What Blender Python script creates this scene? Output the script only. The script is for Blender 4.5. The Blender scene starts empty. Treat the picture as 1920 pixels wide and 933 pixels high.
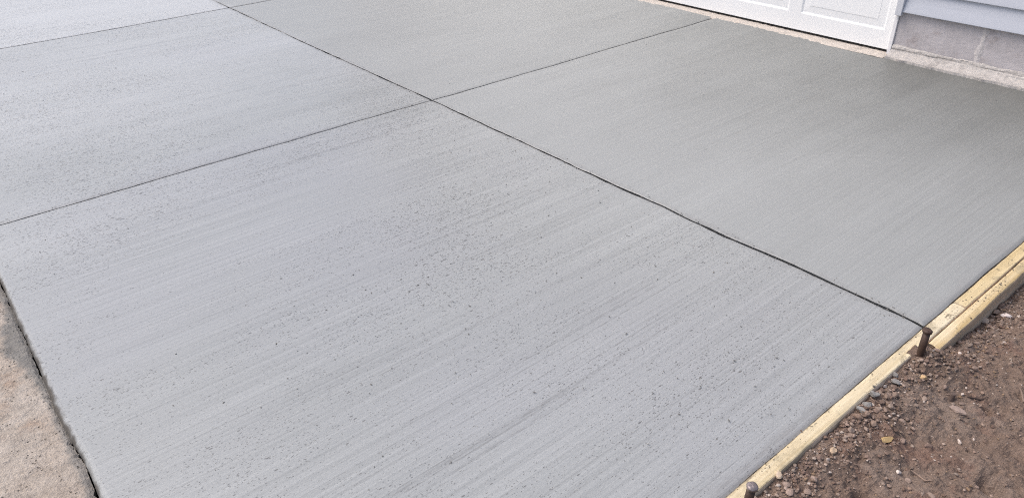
import bpy, bmesh, math, random
import numpy as np
from mathutils import Vector, Matrix, noise

random.seed(7); rng = np.random.default_rng(11)
sc = bpy.context.scene
COL = sc.collection
R = math.radians

# ------------------------------------------------------------------ world / camera / light
SUN_EL, SUN_AZ = R(58), math.atan2(0.76, 0.65)      # sun stands over the street side (+x, +y)
w = bpy.data.worlds.new("World"); sc.world = w; w.use_nodes = True
nt = w.node_tree; nt.nodes.clear()
sky = nt.nodes.new("ShaderNodeTexSky"); sky.sky_type = 'NISHITA'; sky.sun_disc = False
sky.sun_elevation = SUN_EL; sky.sun_rotation = SUN_AZ
sky.air_density = 1.0; sky.dust_density = 5.5; sky.ozone_density = 1.6
bg = nt.nodes.new("ShaderNodeBackground"); bg.inputs[1].default_value = 0.13
ow = nt.nodes.new("ShaderNodeOutputWorld")
nt.links.new(sky.outputs[0], bg.inputs[0]); nt.links.new(bg.outputs[0], ow.inputs[0])

sl = bpy.data.lights.new("sun", 'SUN'); sl.energy = 0.8; sl.angle = R(35); sl.color = (1, .975, .95)
so = bpy.data.objects.new("sun", sl); COL.objects.link(so)
sd = Vector((math.sin(SUN_AZ)*math.cos(SUN_EL), math.cos(SUN_AZ)*math.cos(SUN_EL), math.sin(SUN_EL)))
so.rotation_euler = sd.to_track_quat('Z', 'Y').to_euler(); so.location = (4, 4, 8)

F_PX, YAW, PITCH, ROLL, CAM_H = 1409.53, -0.6858565, 0.5488470, 0.0197620, 1.3
fw = Vector((math.cos(YAW)*math.cos(PITCH), math.sin(YAW)*math.cos(PITCH), -math.sin(PITCH)))
rt = Vector((math.sin(YAW), -math.cos(YAW), 0)); dn = fw.cross(rt)
r2 = math.cos(ROLL)*rt + math.sin(ROLL)*dn; d2 = -math.sin(ROLL)*rt + math.cos(ROLL)*dn
cam = bpy.data.cameras.new("camera"); co = bpy.data.objects.new("camera", cam); COL.objects.link(co)
m3 = Matrix((r2, -d2, -fw)).transposed()
co.matrix_world = Matrix.Translation((0, 0, CAM_H)) @ m3.to_4x4()
cam.sensor_width = 36; cam.lens = 36*F_PX/1920; cam.clip_start = .02; cam.clip_end = 2000
sc.camera = co
sc.view_settings.view_transform = 'Standard'; sc.view_settings.look = 'None'
sc.view_settings.exposure = 0.65; sc.view_settings.gamma = 1; sc.view_settings.use_curve_mapping = False
sc.cycles.use_denoising = False; sc.cycles.denoiser = 'OPENIMAGEDENOISE'; sc.cycles.denoising_prefilter = 'ACCURATE'
sc.cycles.use_adaptive_sampling = False; sc.cycles.filter_width = 1.1
sc.cycles.max_bounces = 6

# ------------------------------------------------------------------ node helper
class Mat:
    def __init__(s, name):
        s.m = bpy.data.materials.new(name); s.m.use_nodes = True
        s.t = s.m.node_tree; s.b = s.t.nodes["Principled BSDF"]
        s.tc = s.t.nodes.new("ShaderNodeTexCoord")
        g = s.t.nodes.new("ShaderNodeSeparateXYZ"); s.t.links.new(s.tc.outputs["Object"], g.inputs[0])
        s.X, s.Y, s.Z = g.outputs; s.P = s.tc.outputs["Object"]
    def _in(s, sock, v):
        if v is None: return
        if isinstance(v, bpy.types.NodeSocket): s.t.links.new(v, sock)
        elif isinstance(v, (tuple, list)):
            v = tuple(v)
            if len(sock.default_value) == 4 and len(v) == 3: v += (1,)
            sock.default_value = v
        else: sock.default_value = v
    def math(s, op, a, b=None, c=None, clamp=False):
        n = s.t.nodes.new("ShaderNodeMath"); n.operation = op; n.use_clamp = clamp
        for i, v in enumerate((a, b, c)): s._in(n.inputs[i], v)
        return n.outputs[0]
    def mul(s, a, b): return s.math('MULTIPLY', a, b)
    def add(s, a, b): return s.math('ADD', a, b)
    def sub(s, a, b): return s.math('SUBTRACT', a, b)
    def step(s, v, a, b, lo=0., hi=1.):
        n = s.t.nodes.new("ShaderNodeMapRange"); n.interpolation_type = 'SMOOTHSTEP'
        s._in(n.inputs[0], v); n.inputs[1].default_value = a; n.inputs[2].default_value = b
        n.inputs[3].default_value = lo; n.inputs[4].default_value = hi
        return n.outputs[0]
    def scaled(s, sc_, off=(0, 0, 0), rot=(0, 0, 0), vec=None):
        n = s.t.nodes.new("ShaderNodeMapping"); s._in(n.inputs[0], vec or s.P)
        n.inputs[1].default_value = off; n.inputs[2].default_value = rot; n.inputs[3].default_value = sc_
        return n.outputs[0]
    def noise(s, sc_=(1, 1, 1), detail=3, rough=.55, off=(0, 0, 0), dist=0, rot=(0, 0, 0), vec=None):
        n = s.t.nodes.new("ShaderNodeTexNoise"); s._in(n.inputs["Vector"], s.scaled(sc_, off, rot, vec))
        n.inputs["Scale"].default_value = 1; n.inputs["Detail"].default_value = detail
        n.inputs["Roughness"].default_value = rough; n.inputs["Distortion"].default_value = dist
        return n.outputs[0]
    def voro(s, sc_=(1, 1, 1), off=(0, 0, 0), rand=1., vec=None, feature='F1'):
        n = s.t.nodes.new("ShaderNodeTexVoronoi"); n.feature = feature
        s._in(n.inputs["Vector"], s.scaled(sc_, off, vec=vec))
        n.inputs["Scale"].default_value = 1; n.inputs["Randomness"].default_value = rand
        return n.outputs["Distance"], n.outputs["Color"]
    def mix(s, f, a, b, mode='MIX'):
        n = s.t.nodes.new("ShaderNodeMix"); n.data_type = 'RGBA'; n.blend_type = mode
        s._in(n.inputs[0], f); s._in(n.inputs[6], a); s._in(n.inputs[7], b)
        return n.outputs[2]
    def attr(s, name):
        n = s.t.nodes.new("ShaderNodeAttribute"); n.attribute_name = name
        return n.outputs["Color"], n.outputs["Fac"]
    def bump(s, h, strength=.5, dist=.002, normal=None):
        n = s.t.nodes.new("ShaderNodeBump"); n.inputs["Strength"].default_value = strength
        n.inputs["Distance"].default_value = dist; s._in(n.inputs["Height"], h)
        if normal: s._in(n.inputs["Normal"], normal)
        return n.outputs[0]
    def out(s, col=None, rough=None, normal=None, spec=None, metal=None):
        s._in(s.b.inputs["Base Color"], col); s._in(s.b.inputs["Roughness"], rough)
        s._in(s.b.inputs["Normal"], normal); s._in(s.b.inputs["Specular IOR Level"], spec)
        s._in(s.b.inputs["Metallic"], metal)
        return s.m

# slab layout: house edge, long joint, street edge, cross joints, form edge
YH, YA, YL, XF = -4.171, -1.948, -0.006, 0.566
XB = [2.988, 5.52, 8.05, 10.6]

def mat_driveway():
    m = Mat("fresh_concrete")
    near = m.step(m.add(m.Y, m.mul(m.sub(m.noise((5, 5, 1), 3, .6, off=(1, 3, 2)), .5), .16)), YA-.05, YA+.05)                       # street-side pour was broomed rougher
    fine = m.noise((125, .9, 1), 4, .72)
    mid = m.noise((60, .9, 1), 3, .6, off=(3, 1, 0))
    grit = m.noise((230, 110, 1), 3, .7)
    wide = m.noise((6, .35, 1), 5, .62, off=(9, 4, 0))
    blot = m.noise((1.3, .8, 1), 5, .62, off=(2, 7, 0))
    blot2 = m.noise((.75, .6, 1), 3, .5, off=(5, 3, 0))
    # damp, later-drying corner at the garage
    dx = m.math('MULTIPLY', m.sub(m.X, .2), .62); dy = m.sub(m.Y, -4.6)
    d = m.math('SQRT', m.add(m.mul(dx, dx), m.mul(dy, dy)))
    d = m.add(d, m.mul(m.sub(blot, .5), .9)); d = m.add(d, m.mul(m.sub(wide, .5), .45))
    damp = m.step(d, .4, 2.75, 1., 0.)
    # colour
    amp = m.add(m.mul(near, .35), .65)
    v = m.add(m.mul(m.sub(fine, .5), 1.15), m.mul(m.sub(grit, .5), .85))
    v = m.add(v, m.mul(m.sub(mid, .5), .18)); v = m.mul(v, amp)
    v = m.add(v, m.mul(m.sub(wide, .5), .27))
    v = m.add(v, m.mul(m.sub(blot, .5), .42))
    v = m.math('ADD', v, .5, clamp=True)
    dry_sheen = m.mix(v, (.222, .232, .229), (.397, .410, .405))
    tint = m.step(blot2, .46, .66)
    dry_sheen = m.mix(m.mul(tint, .7), dry_sheen, m.mix(v, (.224, .232, .236), (.392, .402, .412)))
    later = m.mix(v, (.224, .233, .229), (.385, .399, .394))
    dry_sheen = m.mix(m.mul(m.step(m.X, XB[1]-.03, XB[1]+.03), .50), dry_sheen, (.53, .54, .545))  # sky sheen painted into the colour: panels past the second cross joint lightened
    dry_sheen = m.mix(m.mul(m.step(m.add(m.X, m.mul(m.sub(blot, .5), 3.)), 2.4, 5.0), .38), dry_sheen, (.50, .508, .510))  # more painted sheen, growing paler away from the form edge
    col = m.mix(near, later, dry_sheen)
    wet = m.mix(v, (.088, .091, .084), (.158, .162, .151))
    col = m.mix(m.mul(damp, .88), col, wet)
    # pits and dragged grains, stretched along the broom strokes
    dens = m.noise((1.5, 1.0, 1), 3, .6, off=(4, 2, 0))
    dens2 = m.noise((16, .5, 1), 2, .5, off=(1, 6, 0))
    dn_ = m.add(m.mul(dens, .75), m.mul(dens2, .25))
    dmask = m.step(dn_, .30, .66, .22, 1.)
    dmask = m.mul(dmask, m.step(m.add(m.X, m.mul(m.sub(blot, .5), 2.)), .8, 2.1, .75, 1.))
    dmask = m.mul(dmask, m.add(m.mul(near, .93), .07))
    def pits(scale, off, power, r1):
        dist, c = m.voro(scale, off)
        g = m.t.nodes.new("ShaderNodeSeparateColor"); m.t.links.new(c, g.inputs[0])
        rad = m.mul(m.math('POWER', g.outputs[0], power), r1)
        rad = m.mul(rad, m.add(dmask, .08))
        return m.step(m.sub(m.add(dist, .06), rad), -.05, .05, 1., 0.)
    p1 = pits((330, 130, 1), (0, 0, 0), 1.9, .645)
    p2 = pits((150, 55, 1), (3, 5, 0), 8.0, .58)
    pit = m.math('MAXIMUM', p1, p2)
    # long scratches pulled by single bristles
    scr = m.noise((135, .45, 1), 2, .5, off=(8, 3, 0))
    brk = m.step(m.noise((150, 22, 1), 2, .6, off=(2, 9, 0)), .40, .62)
    sel = m.step(m.noise((3, .7, 1), 4, .6, off=(6, 6, 0)), .38, .62)
    scm = m.mul(m.step(scr, .55, .66), m.add(m.mul(brk, .75), .25))
    scm = m.mul(scm, m.add(m.mul(sel, .8), .2))
    scm = m.mul(scm, m.add(m.mul(near, .5), .5))
    dark = m.math('MAXIMUM', m.mul(pit, .78), m.mul(scm, .40))
    col = m.mix(dark, col, (.10, .098, .095))
    # dark paste rubbed along the tooled joint and edges
    ja = m.math('ABSOLUTE', m.sub(m.Y, YA))
    rubn = m.noise((30, 60, 1), 3, .6)
    edge = m.step(m.add(ja, m.mul(m.sub(rubn, .5), .05)), .0, .035, 1., 0.)
    for xb in XB[:2]:
        eb = m.step(m.add(m.math('ABSOLUTE', m.sub(m.X, xb)), m.mul(m.sub(rubn, .5), .05)), .0, .022, .8, 0.)
        edge = m.math('MAXIMUM', edge, eb)
    fe = m.step(m.add(m.sub(m.X, XF), m.mul(m.sub(m.noise((30, 9, 1), 3, .6, off=(1, 1, 1)), .5), .10)), .0, .05, 1., 0.)
    col = m.mix(m.mul(m.math('MAXIMUM', edge, fe), .30), col, (.20, .19, .185))
    le = m.step(m.add(m.sub(YL, m.Y), m.mul(m.sub(rubn, .5), .03)), -.001, .013, 1., 0.)
    col = m.mix(m.mul(le, .92), col, (.062, .055, .048))
    h = m.mul(m.add(m.mul(fine, .9), m.mul(mid, .5)), m.add(m.mul(near, .5), .5))
    h = m.sub(h, m.mul(p1, .7))
    rough = m.add(m.mul(near, -.14), .47); rough = m.add(rough, m.mul(m.sub(mid, .5), .2))
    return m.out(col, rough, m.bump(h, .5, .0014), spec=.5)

def mat_old_concrete():
    m = Mat("weathered_concrete")
    a = m.noise((3, 3, 3), 5, .6); b = m.noise((26, 26, 26), 5, .7, off=(4, 2, 1)); c = m.noise((160, 160, 160), 3, .7)
    v = m.math('ADD', m.add(m.mul(m.sub(b, .5), .9), m.mul(m.sub(c, .5), .9)), .5, clamp=True)
    col = m.mix(v, (.165, .135, .108), (.56, .485, .41))
    col = m.mix(m.mul(m.step(a, .42, .62), .55), col, m.mix(v, (.20, .178, .152), (.63, .575, .51)))
    rust = m.step(m.noise((7, 7, 7), 4, .6, off=(9, 9, 2)), .54, .72)
    col = m.mix(m.mul(rust, .55), col, (.30, .20, .135))
    # grey cement slurry splashed beside the new edge
    sm = m.add(m.mul(m.math('ABSOLUTE', m.sub(m.X, 2.18)), .16), m.Y)
    sm = m.add(sm, m.mul(m.sub(m.noise((14, 14, 14), 4, .65, off=(2, 5, 1)), .5), .10))
    sm = m.step(sm, .035, .062, 1., 0.)
    e = m.step(m.add(m.Y, m.mul(m.sub(m.noise((24, 24, 24), 4, .65, off=(6, 5, 1)), .5), .035)), .006, .02, 1., 0.)
    col = m.mix(m.math('MAXIMUM', m.mul(sm, .95), m.mul(e, .75)), col, m.mix(v, (.115, .11, .10), (.27, .262, .245)))
    dist, cc = m.voro((90, 90, 90))
    speck = m.mul(m.step(dist, .12, .26, 1., 0.), m.step(m.noise((30, 30, 30), 2, .5), .5, .6))
    col = m.mix(m.mul(speck, .75), col, (.10, .085, .07))
    h = m.add(m.mul(b, 1.), m.mul(c, .5)); h = m.sub(h, m.mul(speck, .8))
    return m.out(col, .9, m.bump(h, .9, .009), spec=.25)

def mat_wood(name, tone=(1, 1, 1), cement=.5):
    m = Mat(name)
    g = m.noise((190, 3., 190), 4, .65, dist=.5); g2 = m.noise((34, .7, 34), 3, .55, off=(3, 2, 1))
    v = m.math('ADD', m.add(m.mul(m.sub(g, .5), 1.1), m.mul(m.sub(g2, .5), 1.5)), .5, clamp=True)
    c0 = tuple(x*y for x, y in zip((.42, .315, .150), tone)); c1 = tuple(x*y for x, y in zip((.74, .645, .44), tone))
    col = m.mix(v, c0, c1)
    # the sawn side faces are pinker than the weathered top
    geo = m.t.nodes.new("ShaderNodeNewGeometry"); gs = m.t.nodes.new("ShaderNodeSeparateXYZ")
    m.t.links.new(geo.outputs["True Normal"], gs.inputs[0])
    side = m.step(gs.outputs[2], .35, .8, 1., 0.)
    col = m.mix(m.mul(side, .8), col, m.mix(v, (.50, .37, .26), (.72, .57, .44)))
    pale = m.step(m.noise((5, 2.2, 5), 3, .55, off=(7, 3, 2)), .5, .68)
    col = m.mix(m.mul(pale, .42), col, (.72, .65, .50))
    smear = m.step(m.noise((11, 6, 11), 5, .68, off=(1, 8, 3)), .50, .66)
    col = m.mix(m.mul(smear, cement), col, (.30, .255, .165))
    rim = m.step(m.add(m.sub(XF, m.X), m.mul(m.sub(m.noise((60, 30, 60), 4, .6), .5), .022)), .0015, .008, 1., 0.)
    col = m.mix(m.mul(rim, .85), col, (.15, .125, .095))
    sn = m.noise((190, 120, 190), 3, .65, off=(4, 1, 4))
    sp = m.step(m.add(m.mul(sn, .7), m.mul(m.noise((20, 9, 20), 3, .6, off=(4, 4, 4)), .5)), .69, .75)
    col = m.mix(m.mul(sp, .8), col, (.13, .105, .07))
    fl = m.mul(m.step(m.noise((240, 60, 240), 3, .6), .62, .70), .32)
    col = m.mix(fl, col, (.26, .19, .11))
    h = m.add(g, m.mul(g2, .4))
    return m.out(col, .75, m.bump(h, .6, .002), spec=.3)

def mat_dirt():
    m = Mat("bare_soil")
    a = m.noise((5, 5, 5), 5, .62); b = m.noise((45, 45, 45), 5, .7, off=(2, 1, 0)); c = m.noise((260, 260, 260), 3, .7)
    v = m.math('ADD', m.add(m.mul(m.sub(b, .5), .9), m.mul(m.sub(c, .5), 1.0)), .5, clamp=True)
    col = m.mix(v, (.082, .055, .041), (.275, .202, .160))
    col = m.mix(m.mul(m.step(a, .44, .64), .65), col, m.mix(v, (.125, .094, .075), (.335, .265, .222)))
    red = m.step(m.noise((7, 7, 7), 4, .6, off=(3.3, 8.1, 1)), .53, .66)
    col = m.mix(m.mul(red, .6), col, m.mix(v, (.105, .060, .046), (.25, .155, .12)))
    dist, cc = m.voro((210, 210, 210))
    wsp = m.mul(m.step(dist, .08, .2, 1., 0.), m.step(m.noise((60, 60, 60), 3, .6, off=(4, 4, 4)), .6, .66))
    col = m.mix(wsp, col, (.50, .43, .37))
    h = m.add(b, m.mul(c, .6))
    return m.out(col, .93, m.bump(h, 1., .006), spec=.2)

def mat_stone():
    m = Mat("loose_stone")
    c, f = m.attr("tone")
    n = m.noise((130, 130, 130), 4, .65); n2 = m.noise((420, 420, 420), 2, .6)
    v = m.add(m.mul(m.sub(n, .5), 1.1), m.mul(m.sub(n2, .5), .7))
    col = m.mix(m.math('ADD', v, .5, clamp=True), m.mix(1., c, (.62, .60, .58), 'MULTIPLY'), m.mix(1., c, (1.25, 1.25, 1.25), 'MULTIPLY'))
    return m.out(col, .9, m.bump(n, .6, .002), spec=.25)

def mat_tinted(name, col, rough=.85, n_scale=140):
    m = Mat(name)
    n = m.noise((n_scale,)*3, 4, .65); k = m.noise((n_scale*.25,)*3, 3, .6, off=(3, 1, 2))
    v = m.math('ADD', m.add(m.mul(m.sub(n, .5), .9), m.mul(m.sub(k, .5), .9)), .5, clamp=True)
    c = m.mix(v, tuple(x*.62 for x in col), tuple(min(1, x*1.3) for x in col))
    return m.out(c, rough, m.bump(n, .6, .002), spec=.3)

def mat_block():
    m = Mat("concrete_block")
    a = m.noise((4, 4, 9), 4, .6); b = m.noise((40, 40, 60), 4, .65); c = m.noise((230, 230, 230), 3, .7)
    s = m.noise((22, 22, 1.6), 3, .6, off=(5, 1, 2))
    v = m.math('ADD', m.add(m.mul(m.sub(b, .5), .5), m.add(m.mul(m.sub(c, .5), .6), m.mul(m.sub(s, .5), .7))), .5, clamp=True)
    col = m.mix(v, (.33, .31, .315), (.54, .512, .522))
    col = m.mix(m.mul(m.step(a, .45, .65), .45), col, (.54, .512, .525))
    brown = m.mul(m.step(m.noise((6, 6, 8), 4, .6, off=(2.4, 3, 1)), .52, .68), .5)
    col = m.mix(brown, col, (.23, .175, .155))
    return m.out(col, .9, m.bump(m.add(b, m.mul(c, .6)), .7, .003), spec=.25)

def mat_mortar(name, c0, c1):
    m = Mat(name)
    a = m.noise((9, 9, 9), 4, .6); b = m.noise((55, 55, 55), 5, .7, off=(1, 2, 3)); c = m.noise((240, 240, 240), 3, .7)
    v = m.math('ADD', m.add(m.mul(m.sub(b, .5), 1.1), m.mul(m.sub(c, .5), .7)), .5, clamp=True)
    col = m.mix(v, c0, c1)
    col = m.mix(m.mul(m.step(a, .52, .68), .4), col, tuple(x*.72 for x in c0))
    return m.out(col, .92, m.bump(m.add(b, m.mul(c, .6)), .8, .004), spec=.2)

def mat_paint(name, col, rough=.45, dirt=.12):
    m = Mat(name)
    a = m.noise((2.5, 2.5, 2.5), 4, .6); b = m.noise((60, 60, 9), 3, .6)
    c = m.mix(m.mul(m.step(a, .4, .75), dirt), col, tuple(x*.80 for x in col))
    c = m.mix(m.mul(m.step(b, .5, .75), dirt*.5), c, tuple(x*.86 for x in col))
    return m.out(c, rough, m.bump(m.add(a, m.mul(b, .2)), .06, .01), spec=.45)

def mat_steel():
    m = Mat("rusty_steel")
    a = m.noise((70, 70, 40), 4, .65); b = m.noise((300, 300, 200), 3, .6)
    v = m.math('ADD', m.add(m.sub(a, .5), m.mul(m.sub(b, .5), .8)), .5, clamp=True)
    col = m.mix(v, (.028, .018, .014), (.105, .062, .045))
    return m.out(col, .6, m.bump(m.add(a, b), .5, .001), spec=.5, metal=.25)
def mat_head():
    m = Mat("hammered_steel_head")
    a = m.noise((160, 160, 160), 4, .65)
    return m.out(m.mix(a, (.13, .10, .09), (.38, .33, .33)), .45, m.bump(a, .5, .001), metal=.55)

M = dict(drive=mat_driveway(), old=mat_old_concrete(), woodA=mat_wood("pine_near", (1.02, 1.03, 1.1), .75),
         woodB=mat_wood("pine_far", (.97, .93, .86), .7), woodC=mat_wood("pine_outer", (.97, .92, .86), .6),
         dirt=mat_dirt(), stone=mat_stone(), block=mat_block(),
         mortar=mat_mortar("mortar", (.44, .415, .41), (.62, .59, .585)), ledge=mat_mortar("parging", (.27, .255, .245), (.66, .625, .59)),
         sill=mat_mortar("garage_floor", (.40, .36, .32), (.66, .605, .55)),
         white=mat_paint("white_door_paint", (.84, .85, .855), .4), vinyl=mat_paint("white_vinyl", (.78, .77, .78), .4),
         casing=mat_paint("grey_white_casing", (.56, .575, .615), .45), siding=mat_paint("blue_grey_siding", (.50, .525, .585), .5, .2),
         rubber=mat_tinted("black_rubber", (.02, .02, .02), .6), roof=mat_tinted("grey_shingle", (.13, .13, .135), .9, 60),
         steel=mat_steel(), head=mat_head(), crumb=mat_tinted("wet_grout_crumb", (.15, .145, .135), .85))

# ------------------------------------------------------------------ mesh helpers
def link(name, verts, faces, mat, parent=None, smooth=False, attr=None):
    me = bpy.data.meshes.new(name)
    me.from_pydata([tuple(v) for v in verts], [], [tuple(f) for f in faces])
    if attr is not None:
        a = me.color_attributes.new("tone", 'FLOAT_COLOR', 'POINT')
        a.data.foreach_set("color", np.asarray(attr, dtype=np.float32).ravel())
    me.materials.append(mat)
    if smooth: me.polygons.foreach_set("use_smooth", [True]*len(me.polygons))
    me.update()
    o = bpy.data.objects.new(name, me); COL.objects.link(o)
    if parent is not None: o.parent = parent
    return o
def tag(o, label=None, cat=None, group=None, kind=None):
    if label: o["label"] = label
    if cat: o["category"] = cat
    if group: o["group"] = group
    if kind: o["kind"] = kind
    return o
def empty(name, loc, label, cat, group=None):
    o = bpy.data.objects.new(name, None); COL.objects.link(o); o.location = loc; o.empty_display_size = .1
    return tag(o, label, cat, group)
def grid_faces(nx, ny):
    i, j = np.meshgrid(np.arange(nx-1), np.arange(ny-1), indexing='ij')
    a = i*ny+j
    return np.stack([a, a+ny, a+ny+1, a+1], -1).reshape(-1, 4)
def boxv(x0, x1, y0, y1, z0, z1):
    v = [(x, y, z) for z in (z0, z1) for y in (y0, y1) for x in (x0, x1)]
    f = [(0, 2, 3, 1), (4, 5, 7, 6), (0, 1, 5, 4), (1, 3, 7, 5), (3, 2, 6, 7), (2, 0, 4, 6)]
    return v, f
class MB:
    def __init__(s): s.v = []; s.f = []
    def box(s, *a):
        v, f = boxv(*a); n = len(s.v); s.v += v; s.f += [tuple(i+n for i in q) for q in f]; return s
    def add(s, v, f):
        n = len(s.v); s.v += [tuple(q) for q in v]; s.f += [tuple(int(i)+n for i in q) for q in f]; return s
    def build(s, name, mat, parent=None, origin=(0, 0, 0), bevel=0, smooth=False):
        o = link(name, [tuple(a-b for a, b in zip(v, origin)) for v in s.v], s.f, mat, parent, smooth)
        if bevel:
            b = o.modifiers.new("bevel", 'BEVEL'); b.width = bevel; b.segments = 2; b.limit_method = 'ANGLE'
        return o
def fbm(x, y, z=0., octv=4, h=1.0):
    return noise.fractal((x, y, z), h, 2.0, octv, noise_basis='PERLIN_ORIGINAL')
def vfbm(X, Y, s, seed=0., octv=4):
    return np.array([fbm(a*s+seed, b*s-seed, seed*.37, octv) for a, b in zip(X.ravel(), Y.ravel())]).reshape(X.shape)
def sstep(v, a, b):
    t = np.clip((v-a)/(b-a), 0, 1); return t*t*(3-2*t)

# ------------------------------------------------------------------ driveway slab (real grooves)
def axis(lo, hi, step, refine):
    pts = list(np.arange(lo, hi, step)) + [hi]
    offs = [0, .002, .004, .0055, .007, .010, .015, .022, .035]
    for c in refine:
        pts = [p for p in pts if abs(p-c) > .045]
        for o in offs: pts += [c+o, c-o] if o else [c]
    return np.array(sorted(set(round(p, 5) for p in pts)))
def axis_end(pts, at, sign):
    extra = [at+sign*o for o in (0, .002, .004, .007, .011, .017, .025)]
    return np.array(sorted(set([round(p, 5) for p in pts if abs(p-at) > .03]+[round(e, 5) for e in extra])))
xs = np.concatenate([np.arange(XF, 6.2, .035), np.arange(6.2, 15.01, .2)])
def refine(arr, cs):
    arr = list(arr)
    for c in cs:
        arr = [p for p in arr if abs(p-c) > .045]
        for o in (0, .002, .004, .0055, .007, .010, .015, .022, .035): arr += [c+o, c-o] if o else [c]
    return np.array(sorted(set(np.round(arr, 5))))
xs = axis_end(refine(xs, XB), XF, 1)
ys = refine(np.arange(YH-.02, YL, .035), [YA])
ys = axis_end(np.append(ys, YL), YL, -1)
GX, GY = np.meshgrid(xs, ys, indexing='ij')
def groove(d, depth, half, pw=4):
    d = np.abs(d)
    z = np.where(d < half, -depth*(1-.25*(d/half)**2), 0)
    k = np.clip((d-half)/.009, 0, 1)
    z = np.where(d >= half, -depth*.75*(1-k)**pw, z)
    return z
wA = np.interp(GX[:, 0], [.56, .65, .69, .78, .89, 1.0, 1.11, 1.23, 1.36, 1.5, 1.73, 2.39, 2.98, 4.4, 5.5, 15],
               [.006, -.001, -.003, -.009, -.011, -.010, -.003, .010, .011, -.003, .010, -.006, -.010, .004, -.008, 0])
wA = wA*.5 + np.array([.0035*fbm(x*9, 2.2, .3, 3) for x in xs])
bandA = np.clip(1-np.abs(GY-YA)/.3, 0, 1)
halfA = (.0070 - .0024*sstep(xs, .9, 2.2) + np.array([.0016*fbm(x*14, 7.7, .1, 3) for x in xs]))[:, None]
depA = (.060 + np.array([.004*fbm(x*5, 4.1, .6, 3) for x in xs]))[:, None]
hA = np.maximum(.0022, .0062 - .0018*sstep(xs, .9, 2.4) + np.array([.0034*fbm(x*17, 7.7, .1, 5) for x in xs]))
hB = []; dB = []
Z = np.zeros_like(GX)
PX, PY = GX.copy(), GY + wA[:, None]*bandA
for k, xb in enumerate(XB):
    wob = np.array([.006*fbm(y*2.2, 5.5+k, .2, 3)+.003*fbm(y*11, 1.5+k, .2, 2) for y in ys])
    PX += wob[None, :]*np.clip(1-np.abs(GX-xb)/.3, 0, 1)
    dep = (.0085 if k == 0 else .010) + np.array([.004*fbm(y*4, 3.1+k, .6, 3) for y in ys])
    dep = np.where(np.abs(ys-YA) < .07, dep*.45, dep)
    half = .0036 + np.array([.0012*fbm(y*12, 8.1+k, .6, 3) for y in ys])
    hB.append(np.maximum(.0010, half+.0003-.0004*(ys > YA)+(.0014 if k else 0))); dB.append(dep*2.2)
    Z -= .0034*np.exp(-((GX-xb)/.012)**2)
Z += .0035*np.sin(GX*1.3+.6)*np.sin(GY*1.9+.4)
fine = GX < 6.3
und = np.zeros_like(Z); idx = np.where(fine)
und[idx] = [.0016*fbm(a*3, b*1.1, .5, 3) for a, b in zip(GX[idx], GY[idx])]
Z += und
# tooled street edge rolls over; slight slump at the form edge
eL = np.clip((GY-(YL-.014))/.014, 0, 1); Z -= .014*eL**2.2
wL = np.interp(xs, [.5, 1.4, 1.46, 1.575, 1.75, 1.9, 2.1, 2.32, 2.56, 3.2], [0, -.001, -.001, -.004, .004, .005, -.001, .002, -.002, 0])
wL = wL + np.array([.0025*fbm(x*13, 9.2, .3, 3) for x in xs])
PY += wL[:, None]*np.clip(1-np.abs(GY-YL)/.3, 0, 1)
eF = np.clip(((XF+.015)-GX)/.015, 0, 1); Z -= .005*eF**2
PX += (eF*np.array([.002*fbm(y*12, 3.3, .9, 3) for y in ys])[None, :])
def slot(P, Zs, D, half, depth, under):
    # a slot whose walls lean back under the lips, an undercut invented to keep sky light off them
    for o, k, dp in ((.007, 0., .06), (.0055, 1., .30), (.004, 1., .62), (.002, .4, .92), (0, 0., 1.)):
        m_ = np.abs(np.abs(D)-o) < 2e-4
        sg = np.sign(D); tgt = sg*(half+under*k) if o else 0*D
        P[m_] += (tgt-D)[m_]; Zs[m_] = np.minimum(Zs, -depth*dp)[m_]
    m_ = np.abs(np.abs(D)-.010) < 2e-4
    P[m_] += (np.sign(D)*(half+.0022)-D)[m_]; Zs[m_] -= .0008
Dg = GY-YA
slot(PY, Z, Dg, np.broadcast_to(hA[:, None], Z.shape), np.broadcast_to(depA, Z.shape), .009)
for k, xb in enumerate(XB):
    slot(PX, Z, GX-xb, np.broadcast_to(hB[k][None, :], Z.shape), np.broadcast_to(dB[k][None, :], Z.shape), .004)
V = np.stack([PX, PY, Z], -1).reshape(-1, 3)
nx, ny = len(xs), len(ys)
Fc = grid_faces(nx, ny).tolist()
ring = [i*ny+ny-1 for i in range(nx)]; ringF = [j for j in range(ny)]
V = V.tolist(); base = len(V)
for i in ring: V.append([V[i][0], V[i][1]+.002, -.13])
for k in range(nx-1): Fc.append((ring[k], ring[k+1], base+k+1, base+k))
b2 = len(V)
for i in ringF: V.append([V[i][0], V[i][1], -.13])
for k in range(ny-1): Fc.append((ringF[k], ringF[k+1], b2+k+1, b2+k))
tag(link("driveway", V, Fc, M['drive'], smooth=False), kind="structure")

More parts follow.
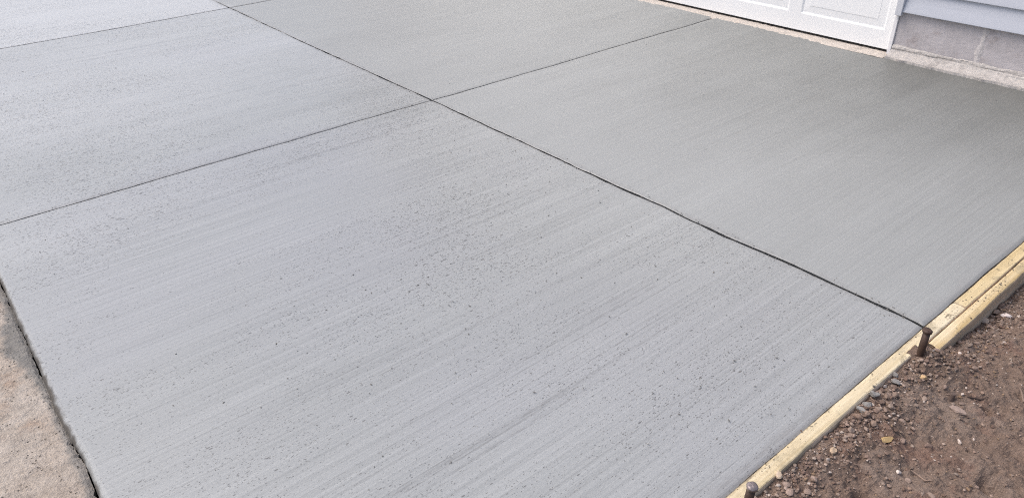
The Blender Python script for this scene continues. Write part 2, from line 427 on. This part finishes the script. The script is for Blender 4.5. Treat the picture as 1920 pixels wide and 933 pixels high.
# ------------------------------------------------------------------ old concrete beside the street edge
ox = np.concatenate([np.arange(-6, 1.2, .3), np.arange(1.2, 3.2, .008), np.arange(3.2, 14.01, .3)])
oy = np.concatenate([np.arange(.004, .30, .008), np.arange(.30, 6.01, .3)])
OX, OY = np.meshgrid(ox, oy, indexing='ij')
rag = np.array([.007*fbm(x*18, .7, .4, 4) + .005*fbm(x*60, 3.7, .4, 3) for x in ox])
OY2 = OY + (rag-.008)[:, None]*np.clip(1-(OY-.004)/.08, 0, 1)
OZ = np.full_like(OX, -.013)
mk = (OX > 1.2) & (OX < 3.2) & (OY < .3); ii = np.where(mk)
OZ[ii] += [.0035*fbm(a*14, b*14, .2, 4)+.0022*fbm(a*55, b*55, .8, 3) for a, b in zip(OX[ii], OY[ii])]
OZ -= .006*np.clip(1-(OY-.004)/.012, 0, 1)**2
V = np.stack([OX, OY2, OZ], -1).reshape(-1, 3).tolist(); n1, n2 = len(ox), len(oy)
Fc = grid_faces(n1, n2).tolist(); base = len(V)
for i in range(n1): V.append([ox[i], V[i*n2][1], -.13])
for k in range(n1-1): Fc.append((k*n2, base+k, base+k+1, (k+1)*n2))
tag(link("pavement", V, Fc, M['old']), kind="structure")

# ------------------------------------------------------------------ ground sheet (bare soil)
gx = np.concatenate([[-400, -150, -50, -15, -6, -3, -1.5, -.8], np.arange(-.4, .60, .0055), [.75, 1, 2, 4, 8, 20, 60, 200, 400]])
gy = np.concatenate([[-400, -150, -60, -20, -10, -7, -5.5, -4.6, -4.3], np.arange(-4.1, -2.7, .03), np.arange(-2.7, -.85, .0055), np.arange(-.85, .3, .05), [.6, 1.5, 4, 10, 40, 150, 400]])
UX, UY = np.meshgrid(gx, gy, indexing='ij')
UZ = np.full_like(UX, -.05)
def ground_z(x, y):
    z = -.048 + 0*x
    bank = sstep(x, .36, .515)
    z = z + bank*(.031*sstep(y, -2.02, -1.80) - .022*sstep(y, -1.95, -2.3))
    r = np.hypot((x-.512)/1.0, (y+1.83)/1.1); z = z + .020*np.exp(-(r/.075)**2)
    r = np.hypot(x-.485, (y+1.55)/1.5); z = z + .012*np.exp(-(r/.06)**2)
    r = np.hypot(x-.36, y+1.80); z = z + .008*np.exp(-(r/.09)**2)
    for cx, cy, rr, dd in ((.324, -1.794, .016, .020), (.217, -1.55, .026, .026), (.383, -1.300, .022, .022), (.12, -2.2, .06, .02), (.27, -1.55, .022, .012), (.30, -2.05, .03, .012)):
        r = np.hypot(x-cx, y-cy); z = z - dd*np.exp(-(r/rr)**4)
    return z
fm = (UX > -.42) & (UX < .62) & (UY > -2.75) & (UY < -.8); ii = np.where(fm)
a, b = UX[ii], UY[ii]
det = np.array([.008*fbm(p*5, q*5, .3, 3) + .010*fbm(p*18, q*18, 1.3, 4) + .0055*fbm(p*70, q*70, 2.3, 3) for p, q in zip(a, b)])
clod = np.array([max(0, fbm(p*34, q*34, 5.3, 2))**1.2 for p, q in zip(a, b)])
UZ[ii] = ground_z(a, b) + det + .016*clod*(.35+.65*sstep(a, .22, .48))
rest = (UX > -.5) & (UX < .62) & ~fm & (UY > -4.2) & (UY < .3)
UZ[rest] = ground_z(UX[rest], UY[rest]); 
UZ[UX > .545] = -.11; UZ[(UY > -.02)] = -.11; UZ[UY < -4.2] = -.06
tag(link("ground", np.stack([UX, UY, UZ], -1).reshape(-1, 3), grid_faces(len(gx), len(gy)), M['dirt'], smooth=False), kind="structure")
gxa, gya = gx, gy
def gz(x, y):
    i = int(np.clip(np.searchsorted(gxa, x), 1, len(gxa)-1)); j = int(np.clip(np.searchsorted(gya, y), 1, len(gya)-1))
    return float(max(UZ[i, j], UZ[i-1, j-1]) if fm[i, j] else UZ[i, j])

# ------------------------------------------------------------------ form boards (2x4 on edge, worn and splintered)
def board(name, x0, x1, y0, y1, mat, label, wane=0., end0=0., end1=0., seed=0., sag=0.):
    step = .010; n = max(2, int((y1-y0)/step)); yy = np.linspace(y0, y1, n)
    prof = [(0, -.089), (0, -.030), (0, -.012), (0, -.004), (.003, -.0008), (.012, 0), (.026, 0), (1, 0)]
    prof = [(x0, -.089), (x0, -.045), (x0, -.020), (x0, -.004), (x0+.0012, -.0008), (x0+.004, 0), (x0+.014, 0), (x0+.022, 0), (x1-.005, 0), (x1-.001, -.002), (x1, -.008), (x1, -.089)]
    vs = []
    for k, y in enumerate(yy):
        wv = .5+.5*fbm(y*3.1, seed, .1, 3); wv = max(0, min(1, wv))**1.5
        chip = max(0, fbm(y*9, seed+4, .6, 4)-.12)*wane
        for q, (px, pz) in enumerate(prof):
            dx = .0012*fbm(y*6, q*.3+seed, .2, 3); dz = .0014*fbm(y*8, px*60+seed, .4, 3)
            if q in (3, 4, 5, 6):
                c = wane*wv
                dx += (.004, .006, .004, .001)[q-3]*c/.01*.9 + chip*(.5, .5, .35, 0)[q-3]
                dz -= (.010, .007, .003, .001)[q-3]*c/.01*.9 + chip*(.5, .45, .2, 0)[q-3]
            yo = 0
            if k == 0 and end0: yo = end0*fbm(px*70, pz*40+seed, .2, 3)
            if k == n-1 and end1: yo = end1*(fbm(px*90, pz*40+seed, .2, 3)-.3)
            vs.append((px+dx, y+yo, pz+dz+sag))
    P = len(prof); fs = []
    for k in range(n-1):
        for q in range(P):
            a_, b_ = k*P+q, k*P+(q+1) % P
            fs.append((a_, b_, b_+P, a_+P))
    fs.append(tuple(range(P-1, -1, -1))); fs.append(tuple((n-1)*P+q for q in range(P)))
    return tag(link(name, vs, fs, mat), label, "form board", "wooden form boards along the driveway edge")
board("form_board", .5255, .5628, -2.118, .05, M['woodA'], "pale splintered near form board held by both upright steel stakes", wane=.007, end0=.003, seed=1.3, sag=.001)
board("form_board", .5252, .5625, -4.165, -2.1205, M['woodB'], "yellow far inner form board touching the slab beyond the butt joint", wane=.002, end1=.002, seed=5.7, sag=.0025)
board("form_board", .4895, .5235, -4.10, -1.872, M['woodC'], "outer form board doubled against the others, its broken end buried in soil", wane=.004, end1=.035, seed=9.1, sag=-.001)

# ------------------------------------------------------------------ steel form stakes
def stake(loc, top, lean, label, rot, hm):
    r = empty("form_stake", (loc[0], loc[1], 0), label, "form stake", "steel form stakes")
    r.rotation_euler = (lean[0], lean[1], rot)
    def lathe(profile, wob, n=20):
        vs, fs = [], []
        for k, (rr, z) in enumerate(profile):
            for q in range(n):
                a_ = 2*math.pi*q/n; e = 1+wob*fbm(math.cos(a_)*1.5+k*.2, math.sin(a_)*1.5, loc[1], 3)
                vs.append((rr*e*math.cos(a_), rr*e*math.sin(a_), z+wob*.02*fbm(math.cos(a_), math.sin(a_), k+loc[0], 2)))
        for k in range(len(profile)-1):
            for q in range(n):
                fs.append((k*n+q, k*n+(q+1) % n, (k+1)*n+(q+1) % n, (k+1)*n+q))
        fs.append(tuple(range(n-1, -1, -1))); fs.append(tuple((len(profile)-1)*n+q for q in range(n)))
        return vs, fs
    v, f = lathe([(.0088, -.25), (.0092, -.05), (.0090, 0), (.0093, .03), (.0091, top-.008)], .05)
    link("shaft", v, f, M['steel'], r, True)
    v, f = lathe([(.0091, top-.0085), (.0118, top-.0075), (.0125, top-.003), (.0112, top), (.0070, top+.0013), (.0015, top+.0015)], .12)
    link("head", v, f, hm, r, True)
    return r
stake((.5135, -1.040), .078, (R(0), R(-2)), "rusty steel stake with a shiny mushroomed head at the near end", .4, M["head"])
stake((.5135, -1.812), .085, (R(1), R(1)), "dark steel stake standing where the long joint meets the boards", 2.1, M["steel"])

# ------------------------------------------------------------------ stones
_b = bmesh.new(); bmesh.ops.create_icosphere(_b, subdivisions=3, radius=1); _b.verts.ensure_lookup_table()
ICO3 = (np.array([v.co[:] for v in _b.verts]), np.array([[v.index for v in f.verts] for f in _b.faces])); _b.free()
_b = bmesh.new(); bmesh.ops.create_icosphere(_b, subdivisions=2, radius=1); _b.verts.ensure_lookup_table()
ICO2 = (np.array([v.co[:] for v in _b.verts]), np.array([[v.index for v in f.verts] for f in _b.faces])); _b.free()
_b = bmesh.new(); bmesh.ops.create_icosphere(_b, subdivisions=1, radius=1); _b.verts.ensure_lookup_table()
ICO1 = (np.array([v.co[:] for v in _b.verts]), np.array([[v.index for v in f.verts] for f in _b.faces])); _b.free()
def rock(ico, size, cuts=7, lo=.45, hi=.9):
    v = ico[0].copy()
    for _ in range(cuts):
        n_ = rng.normal(size=3); n_ /= np.linalg.norm(n_); d_ = rng.uniform(lo, hi)
        s_ = v@n_-d_; v -= np.where(s_ > 0, s_, 0)[:, None]*n_
    v *= 1+rng.normal(size=(len(v), 1))*.02
    if len(v) > 100:
        k_ = rng.uniform(0, 50); v *= np.array([[1+.16*noise.fractal((a*1.6+k_, b*1.6, c*1.6), 1., 2., 4)] for a, b, c in v])
    v = v*np.asarray(size)
    a_ = rng.uniform(0, 2*math.pi); c_, s_ = math.cos(a_), math.sin(a_)
    t_ = rng.uniform(-.3, .3); ct, st = math.cos(t_), math.sin(t_)
    v = v@np.array([[1, 0, 0], [0, ct, -st], [0, st, ct]])@np.array([[c_, -s_, 0], [s_, c_, 0], [0, 0, 1]])
    return v
def stone(name, x, y, size, col, label, cat, group=None, sink=.35, smooth=False, mat=None, zb=None, yaw=None):
    v = rock(ICO3, size); z = (gz(x, y) if zb is None else zb)
    v = v + np.array([0, 0, size[2]*(1-sink)])
    o = link(name, v, ICO3[1], mat or mat_tinted(name+"_surface", col), smooth=smooth)
    o.location = (x, y, z)
    if yaw is not None: o.rotation_euler.z = yaw
    return tag(o, label, cat, group)
stone("stone", .432, -1.490, (.018, .010, .006), (.44, .31, .15), "flat ochre yellow stone lying apart in the brown dirt", "stone", sink=.3)
stone("stone", .470, -1.744, (.011, .008, .008), (.52, .36, .20), "rounded tan pebble between the far stake and the short stub", "stone")
stone("stone", .487, -1.342, (.010, .008, .007), (.48, .36, .25), "cream brown pebble beside the middle of the near board", "stone")
stone("stone", .452, -2.250, (.016, .009, .004), (.66, .58, .54), "flat white stone chip beside the far outer board", "stone", sink=.1)
stone("stone", .523, -1.177, (.011, .008, .006), (.50, .40, .30), "pale crumbly stone just above the nearest stake", "stone")
stone("stone", .366, -1.722, (.021, .010, .006), (.30, .23, .195), "flat grey brown stone just below the short stub", "stone")
stone("stone", .367, -1.425, (.006, .005, .005), (.62, .54, .48), "small white pebble alone in the lower dirt", "stone")
stone("stone", .319, -1.626, (.008, .006, .005), (.55, .46, .40), "small pinkish white pebble in the middle of the open dirt", "stone")
stone("stone", .507, -1.479, (.013, .010, .009), (.24, .165, .125), "brown rounded stone just below the grey concrete spill", "stone")
stone("stone", .484, -2.262, (.015, .010, .009), (.30, .22, .17), "brown stone wedged against the outer board near the right frame edge", "stone")
stone("stone", .487, -2.185, (.016, .011, .010), (.42, .33, .26), "cream tan stone leaning on the outer board", "stone")
stone("stone", .522, -1.652, (.006, .005, .005), (.58, .50, .44), "white pebble under the two grey concrete crumbs", "stone")
conc = mat_tinted("spilled_concrete", (.27, .257, .242), .9, 220)
stone("concrete_crumb", .524, -1.700, (.011, .008, .007), None, "grey spilled concrete crumb touching the near board below the far stake", "concrete crumb", "spilled concrete crumbs", mat=conc)
stone("concrete_crumb", .509, -1.682, (.013, .010, .008), None, "larger grey concrete crumb in the dirt just off the near board", "concrete crumb", "spilled concrete crumbs", mat=conc)
stone("concrete_lump", .511, -1.512, (.014, .011, .009), None, "smooth grey concrete lump lowest in the spill beside the board", "concrete lump", "spilled concrete crumbs", mat=conc)
stone("concrete_lump", .513, -1.545, (.013, .011, .008), None, "cracked grey concrete lump in the middle of the spill", "concrete lump", "spilled concrete crumbs", mat=conc)
stone("concrete_lump", .519, -1.580, (.015, .012, .008), None, "flat grey concrete lump topmost in the spill, touching the board", "concrete lump", "spilled concrete crumbs", mat=conc)
# brown pebbles of the heap by the board and of the mound by the far stake
def heap(n, cx, cy, sx, sy, smin, smax, label, group):
    k = 0; mats = [mat_tinted("pebble_surface", c) for c in ((.19, .132, .102), (.245, .178, .14), (.15, .105, .082), (.28, .215, .175))]
    taken = []
    while k < n:
        x, y = rng.normal(cx, sx), rng.normal(cy, sy); s_ = rng.uniform(smin, smax)
        if x > .5275-s_*.9 or any(math.hypot(x-a_, y-b_) < .75*(s_+c_) for a_, b_, c_ in taken): continue
        taken.append((x, y, s_))
        stone("pebble", x, y, (s_, s_*rng.uniform(.6, .85), s_*rng.uniform(.5, .8)), None, label, "pebble", group, mat=mats[k % 4]); k += 1
heap(34, .498, -1.51, .018, .055, .0055, .0105, "small brown pebble in the loose heap beside the near board", "brown pebbles heaped by the near board")
heap(30, .478, -1.83, .022, .045, .0045, .009, "small brown pebble on the soil mound around the far stake", "brown pebbles on the mound by the far stake")
heap(18, .470, -2.12, .012, .10, .0045, .009, "small brown pebble along the foot of the outer board", "brown pebbles along the outer board")

# fine gravel: uncountable
def scatter(n, pos, smin, smax, pal, ico, name, mat, kindname="stuff", zf=None, flat=.7):
    VV, FF, CC = [], [], []; off = 0
    for _ in range(n):
        x, y = pos(); s_ = smin*(smax/smin)**(rng.random()**2.2)
        v = rock(ico, (s_, s_*rng.uniform(.55, .95), s_*rng.uniform(.4, flat)), 4, .5, .95)
        c = np.array(pal[rng.integers(len(pal))])*rng.uniform(.75, 1.25)
        VV.append(v+np.array([x, y, (zf or gz)(x, y)+s_*.18])); FF.append(ico[1]+off); off += len(v)
        CC.append(np.tile(np.append(c, 1), (len(v), 1)))
    return tag(link(name, np.concatenate(VV), np.concatenate(FF), mat, attr=np.concatenate(CC)), kind=kindname)
def p_open():
    while True:
        x, y = .53-abs(rng.normal(0, .24)), rng.uniform(-2.7, -.85)
        if x > -.3 and x < .520 and not (y < -1.87 and x > .485): return x, y
def p_bank():
    while True:
        y = rng.uniform(-2.6, -.95); x = (.487 if y < -1.88 else .522)-abs(rng.normal(0, .045))
        return x, y
PAL = [(.24, .17, .13), (.29, .215, .17), (.19, .13, .10), (.34, .265, .22), (.22, .16, .13), (.30, .24, .20), (.27, .20, .16), (.25, .19, .155), (.21, .15, .12), (.31, .24, .20), (.48, .41, .36), (.26, .18, .12)]
GS = []
def both(n1_, n2_, s0, s1):
    k = [0]
    def pos():
        k[0] += 1
        return p_open() if k[0] <= n1_ else p_bank()
    return n1_+n2_, pos
n_, pos = both(3600, 3300, .001, .0062)
scatter(n_, pos, .0011, .0066, PAL, ICO1, "gravel", M['stone'])
CLOD = [(.19, .135, .11), (.23, .17, .14), (.155, .105, .083), (.27, .205, .17)]
n_, pos = both(160, 420, .003, .011)
scatter(n_, pos, .003, .011, CLOD, ICO2, "soil_clods", M['stone'])

# grout crumbs lying on the slab and the broken rim of the old concrete
def p_slab():
    while True:
        if rng.random() < .78:
            x, y = rng.uniform(.62, 5.4), rng.uniform(YA, -.03)
            if fbm(x*1.4, y*1.1, 3.3, 3) < rng.uniform(-.7, .35): continue
        elif rng.random() < .70:
            x = .62+4.8*rng.random()**1.6; y = YA+rng.normal(.004, .014)
        elif rng.random() < .4:
            x, y = rng.uniform(.7, 5), rng.uniform(-4.0, YA)
        else: x, y = XB[0]+rng.normal(0, .02), rng.uniform(-3.9, -.1)
        return x, y
VV, FF = [], []; off = 0
for _ in range(3000):
    x, y = p_slab(); s_ = .0007*(3.1)**(rng.random()**2.8)
    v = rock(ICO1, (s_, s_*rng.uniform(1., 3.2), s_*.45), 3); ang = 0
    VV.append(v+np.array([x, y, .0006])); FF.append(ICO1[1]+off); off += len(v)
tag(link("grout_crumbs", np.concatenate(VV), np.concatenate(FF), M['crumb']), kind="stuff")
def p_gap():
    x = rng.uniform(1.3, 3.0); return x, .004+abs(rng.normal(0, .011))
scatter(700, p_gap, .0012, .0065, [(.30, .27, .24), (.42, .37, .32), (.20, .18, .16), (.36, .33, .30)], ICO1, "rubble", M['stone'], zf=lambda x, y: -.020 if y < .02 else -.0165)

def p_board():
    y = rng.uniform(-2.75, -.9)
    if rng.random() < .5: y = rng.normal(-2.25, .12)
    x = rng.uniform(.530, .564) if (rng.random() < .6 or y > -1.95) else rng.uniform(.495, .525)
    return x, y
scatter(130, p_board, .0008, .0045, [(.12, .085, .065), (.16, .12, .09), (.14, .13, .115)], ICO1, "soil_crumbs", M['stone'], zf=lambda x, y: .001)
# pipe stub, twigs
def tube(pts, rad, n=9):
    vs, fs = [], []
    for k, p in enumerate(pts):
        p = Vector(p); t = (Vector(pts[min(k+1, len(pts)-1)])-Vector(pts[max(k-1, 0)])).normalized()
        u = t.orthogonal().normalized(); w_ = t.cross(u); r_ = rad[k] if isinstance(rad, (list, tuple)) else rad
        for q in range(n):
            a_ = 2*math.pi*q/n; vs.append(p+u*(math.cos(a_)*r_)+w_*(math.sin(a_)*r_))
    for k in range(len(pts)-1):
        for q in range(n): fs.append((k*n+q, k*n+(q+1) % n, (k+1)*n+(q+1) % n, (k+1)*n+q))
    fs.append(tuple(range(n-1, -1, -1))); fs.append(tuple((len(pts)-1)*n+q for q in range(n)))
    return vs, fs
v, f = tube([(0, 0, -.08), (.0, .0, 0), (.001, .001, .019), (.001, .001, .0205)], [.0068, .0066, .0064, .0055], 16)
o = link("stub", v, f, mat_tinted("stub_surface", (.13, .095, .08))); o.location = (.397, -1.757, gz(.397, -1.757)); o.rotation_euler = (R(6), R(-5), 0)
tag(o, "short brown stub poking straight up out of the open dirt", "stub")
o.data.materials.append(M['head'])
twm = mat_tinted("dry_twig", (.26, .19, .15))
for pts, lab in (([(.305, -1.452), (.317, -1.447), (.335, -1.455), (.352, -1.452)], "pale thin twig lying in the lower dirt"),
                 ([(.372, -1.786), (.358, -1.803), (.348, -1.812), (.338, -1.832)], "dark twig lying right behind the short stub"),
                 ([(.300, -1.93), (.286, -1.915), (.276, -1.895)], "curved root fibre on the dirt near the right frame edge")):
    cx, cy = pts[0]; z0 = gz(cx, cy)
    v, f = tube([(a_-cx, b_-cy, gz(a_, b_)-z0+.0015) for a_, b_ in pts], [.0018, .0024, .0020, .0010][:len(pts)], 7)
    o = link("twig", v, f, twm if 'dark' not in lab else mat_tinted("wet_twig", (.07, .05, .042))); o.location = (cx, cy, z0); tag(o, lab, "twig")

# ------------------------------------------------------------------ garage
GO = (1.85, -4.20, 0.)
garage = empty("garage", GO, "garage with white panelled door, grey block foundation and pale blue lap siding", "garage")
YB = -4.243          # block face
YD = -4.274          # door face
DX0, DX1 = 1.853, 6.73     # door opening
XR = -.9; XLW = 8.3        # house ends
def part(mb, name, mat, parent=None, bevel=0, smooth=False): return mb.build(name, mat, parent or garage, GO, bevel, smooth)
# block foundation: each block slightly proud of the joint behind it
mb = MB(); x = 1.832
mb.box(XR, x, YB-.2, YB-.006, -.3, .27)
xb = 1.392; edges = [x, xb-.002] + [xb-.406*k for k in range(1, 6)]
for k in range(len(edges)-1):
    a_, b_ = edges[k+1], edges[k]
    if a_ < XR: a_ = XR
    mb.box(a_+.006, b_-(.0 if k == 0 else .006), YB-.15, YB, .056, .262)
part(mb, "foundation_wall", M['block'], bevel=.003)
# other foundation beyond the door
mb = MB(); mb.box(DX1, XLW, YB-.2, YB, -.3, .27); part(mb, "foundation_wall", M['block'])
# smeared vertical mortar joints
for k in range(5):
    xj = xb-.406*k; n = 26; zz = np.linspace(.052, .258, n); vs = []; fs = []
    for i, z in enumerate(zz):
        wl = .014+.009*fbm(z*30, k+2.2, .1, 3)+.005*fbm(z*90, k+5.2, .1, 2); wr = .015+.007*fbm(z*26, k+7.2, .4, 3)
        if z > .10 and z < .15: wr += .007
        lean = .012*(z-.16)/.1*.25
        for t, yy in ((-wl, .0004), (-wl*.5, .0022), (.0, .0034), (wr*.5, .0022), (wr, .0004)): vs.append((xj+t-lean, YB+yy+.0012*fbm(z*50, t*90, k, 2), z))
    fs = [(i*5+q, i*5+q+1, i*5+q+6, i*5+q+5) for i in range(n-1) for q in range(4)]
    o = link("mortar_joint", [tuple(a_-b_ for a_, b_ in zip(v, GO)) for v in vs], fs, M['mortar'], garage)
# parged ledge along the foot of the blocks
px = np.arange(XR, 1.832, .007)
prof = [(.063, .0012), (.060, .005), (.054, .008), (.047, .009), (.043, .0065), (.038, .010), (.030, .016), (.023, .026), (.016, .042), (.010, .056), (.006, .066), (.002, .074), (-.03, .075)]
vs = []
for x in px:
    for q, (z, dy) in enumerate(prof):
        a_ = .0045*fbm(x*9, q*.5, .3, 4) + .0018*fbm(x*60, q*.9, 1.3, 3)
        top = .005*fbm(x*7, 3.3, .2, 3)+.0025*fbm(x*30, 1.3, .2, 3) if q < 3 else .002*fbm(x*60, q, .2, 3)
        rg = .009*fbm(x*11, 8.8, .5, 4)+.0025*fbm(x*40, 4.8, .5, 3) if q >= 8 else 0
        vs.append((x-GO[0], YB+max(.0005, dy+(a_ if 0 < q < 12 else 0))+rg*(1 if q > 9 else .5)-GO[1], max(z+top, .0015+.0008*q if q < 12 else -.03)))
link("mortar_ledge", vs, grid_faces(len(px), len(prof)).tolist(), M['ledge'], garage)
# garage floor edge in front of and under the door
px = np.arange(DX0-.016, DX1, .009); py = np.concatenate([np.arange(0, .12, .008), [.2, .5, 2.0]])
QX, QY = np.meshgrid(px, py, indexing='ij')
vs = []
for x, y in zip(QX.ravel(), QY.ravel()):
    k = max(0, 1-y/.045)
    rg = (.008*fbm(x*11, 2.8, .5, 4)+.005*fbm(x*50, 4.1, .5, 3))*k
    z = .003 + (.0022*fbm(x*30, y*60, .9, 3) if y < .12 else 0) - .003*k**3 + .0022*k*fbm(x*40, y*40, 4.9, 3)
    vs.append((x-GO[0], YH+.006-y+rg-GO[1], max(z, .0012)))
link("threshold", vs, [f[::-1] for f in grid_faces(len(px), len(py)).tolist()], M['sill'], garage)

# sectional door: four sections of embossed panels
door = MB(); door.box(DX0+.002, DX1-.002, YD-.045, YD-.030, .018, 2.13)
door = part(door, "garage_door", M['white'])
NP = 8; SEC = .53; stile = .0815; pitch = (DX1-DX0-2*.055+stile)/NP
for s in range(4):
    z0 = .018+s*SEC; z1 = z0+SEC-.004; mb = MB()
    cols = [DX0+.055+k*pitch for k in range(NP)]; pw = pitch-stile
    lo, hi = .098, .44
    # flat frame round the panels
    def quad(x0, x1, za, zb, ya=YD, yb=YD):
        n = len(mb.v); mb.v += [(x0, ya, za), (x1, ya, za), (x1, yb, zb), (x0, yb, zb)]; mb.f.append((n+3, n+2, n+1, n))
    X0, X1 = DX0+.002, DX1-.002
    quad(X0, X1, z0, z0+lo); quad(X0, X1, z0+hi, z1)
    last = X0
    for c in cols: quad(last, c, z0+lo, z0+hi); last = c+pw
    quad(last, X1, z0+lo, z0+hi)
    # rings of each panel: rim -> groove -> ramp -> step -> raised field
    rings = [(0, 0), (.002, -.0004), (.011, -.0060), (.015, -.0062), (.052, -.0040), (.0532, -.0026), (.056, -.0022)]
    for c in cols:
        prev = None
        for ins, dep in rings:
            n = len(mb.v)
            mb.v += [(c+ins, YD+dep, z0+lo+ins), (c+pw-ins, YD+dep, z0+lo+ins), (c+pw-ins, YD+dep, z0+hi-ins), (c+ins, YD+dep, z0+hi-ins)]
            if prev is not None:
                for q in range(4): mb.f.append((prev+q, n+q, n+(q+1) % 4, prev+(q+1) % 4))
            prev = n
        mb.f.append((prev+3, prev+2, prev+1, prev))
    # edges of the section
    quad(X0, X1, z0, z0, YD-.03, YD); quad(X0, X1, z1, z1, YD, YD-.03)
    part(mb, "door_section", M['white'], door)
# rubber bottom seal
n = 12; vs, fs = [], []
for x in (DX0+.003, DX1-.003):
    for q in range(n):
        a_ = 2*math.pi*q/n; vs.append((x-GO[0], YD-.017+.014*math.cos(a_)-GO[1], .0135+.009*math.sin(a_)))
fs = [(q, (q+1) % n, n+(q+1) % n, n+q) for q in range(n)]
link("bottom_seal", vs, fs, M['rubber'], door, True)
# jamb strips, casing
mb = MB(); mb.box(1.8325, 1.8525, YD-.06, -4.233, .006, 2.2); part(mb, "door_jamb", M['vinyl'], bevel=.002)
mb = MB(); mb.box(DX1+.0005, DX1+.031, YD-.06, -4.222, .008, 2.2); part(mb, "door_jamb", M['vinyl'], bevel=.002)
mb = MB(); mb.box(1.813, 1.849, -4.245, -4.208, .224, 2.2); part(mb, "door_casing", M['casing'], bevel=.003)
mb = MB(); mb.box(DX1+.027, DX1+.071, -4.245, -4.205, .222, 2.2); part(mb, "door_casing", M['casing'], bevel=.003)
mb = MB(); mb.box(1.813, DX1+.071, -4.300, -4.200, 2.2, 2.29); part(mb, "door_casing", M['casing'], bevel=.003)
# lap siding: drop-lip courses, long strips right of, left of and above the door
REV = .111; Z0 = .242
def lap(mb, xa, xc, zstart, ncourse):
    for k in range(ncourse):
        zb = zstart+k*REV
        pr = [(-4.246, zb+.006), (-4.232, zb+.001), (-4.2195, zb), (-4.2175, zb+.003), (-4.2185, zb+.012), (-4.226, zb+.055), (-4.2345, zb+REV+.004), (-4.246, zb+REV+.008)]
        nseg = max(1, int((xc-xa)/.4)); vs_ = []
        for i in range(nseg+1):
            x = xa+(xc-xa)*i/nseg
            for q, (y, z) in enumerate(pr): vs_.append((x, y+.0012*fbm(x*1.7, k*3.1+q*.3, .4, 2), z+.0008*fbm(x*1.1, k*2.1, .9, 2)))
        P = len(pr); fs_ = [(i*P+q, i*P+q+1, (i+1)*P+q+1, (i+1)*P+q) for i in range(nseg) for q in range(P-1)]
        mb.add(vs_, fs_)
mb = MB(); lap(mb, XR+.0, 1.8125, Z0, 22); lap(mb, DX1+.0715, XLW, Z0, 22); lap(mb, 1.814, DX1+.07, Z0+REV*19-.02, 3)
part(mb, "siding", M['siding'])
# walls behind the siding, side walls, soffit, fascia, roof
mb = MB(); mb.box(XR, 1.80, YB-.14, -4.247, .27, 2.72); mb.box(DX1+.05, XLW, YB-.14, -4.247, .27, 2.72); mb.box(1.80, DX1+.05, YB-.14, -4.247, 2.25, 2.72)
mb.box(XR, XR+.14, -10.6, YB-.145, -.3, 2.72); mb.box(XLW-.14, XLW, -10.6, YB-.145, -.3, 2.72); mb.box(XR, XLW, -10.75, -10.605, -.3, 2.72)
part(mb, "wall", M['siding'])
mb = MB(); mb.box(XR-.3, XLW+.3, -4.24, -3.90, 2.725, 2.74); part(mb, "soffit", M['vinyl'])
mb = MB(); mb.box(XR-.3, XLW+.3, -3.898, -3.87, 2.70, 2.88); part(mb, "fascia", M['vinyl'])
mb = MB()
for sy, ya in ((1, -3.84), (-1, -11.1)):
    yr = -7.47; v = [(XR-.3, ya, 2.885), (XLW+.3, ya, 2.885), (XLW+.3, yr, 4.3), (XR-.3, yr, 4.3)]
    v += [(a_, b_, c_+.05) for a_, b_, c_ in v]
    mb.add(v, [(0, 1, 2, 3), (7, 6, 5, 4), (0, 4, 5, 1), (1, 5, 6, 2), (2, 6, 7, 3), (3, 7, 4, 0)])
part(mb, "roof", M['roof'])
for x in (XR+.02, XLW-.02):
    mb = MB()
    mb.add([(x-.02, -4.30, 2.725), (x-.02, -10.6, 2.725), (x-.02, -7.47, 4.2), (x+.02, -4.30, 2.725), (x+.02, -10.6, 2.725), (x+.02, -7.47, 4.2)], [(0, 1, 2), (5, 4, 3), (0, 3, 4, 1), (1, 4, 5, 2), (2, 5, 3, 0)])
    part(mb, "gable", M['siding'])
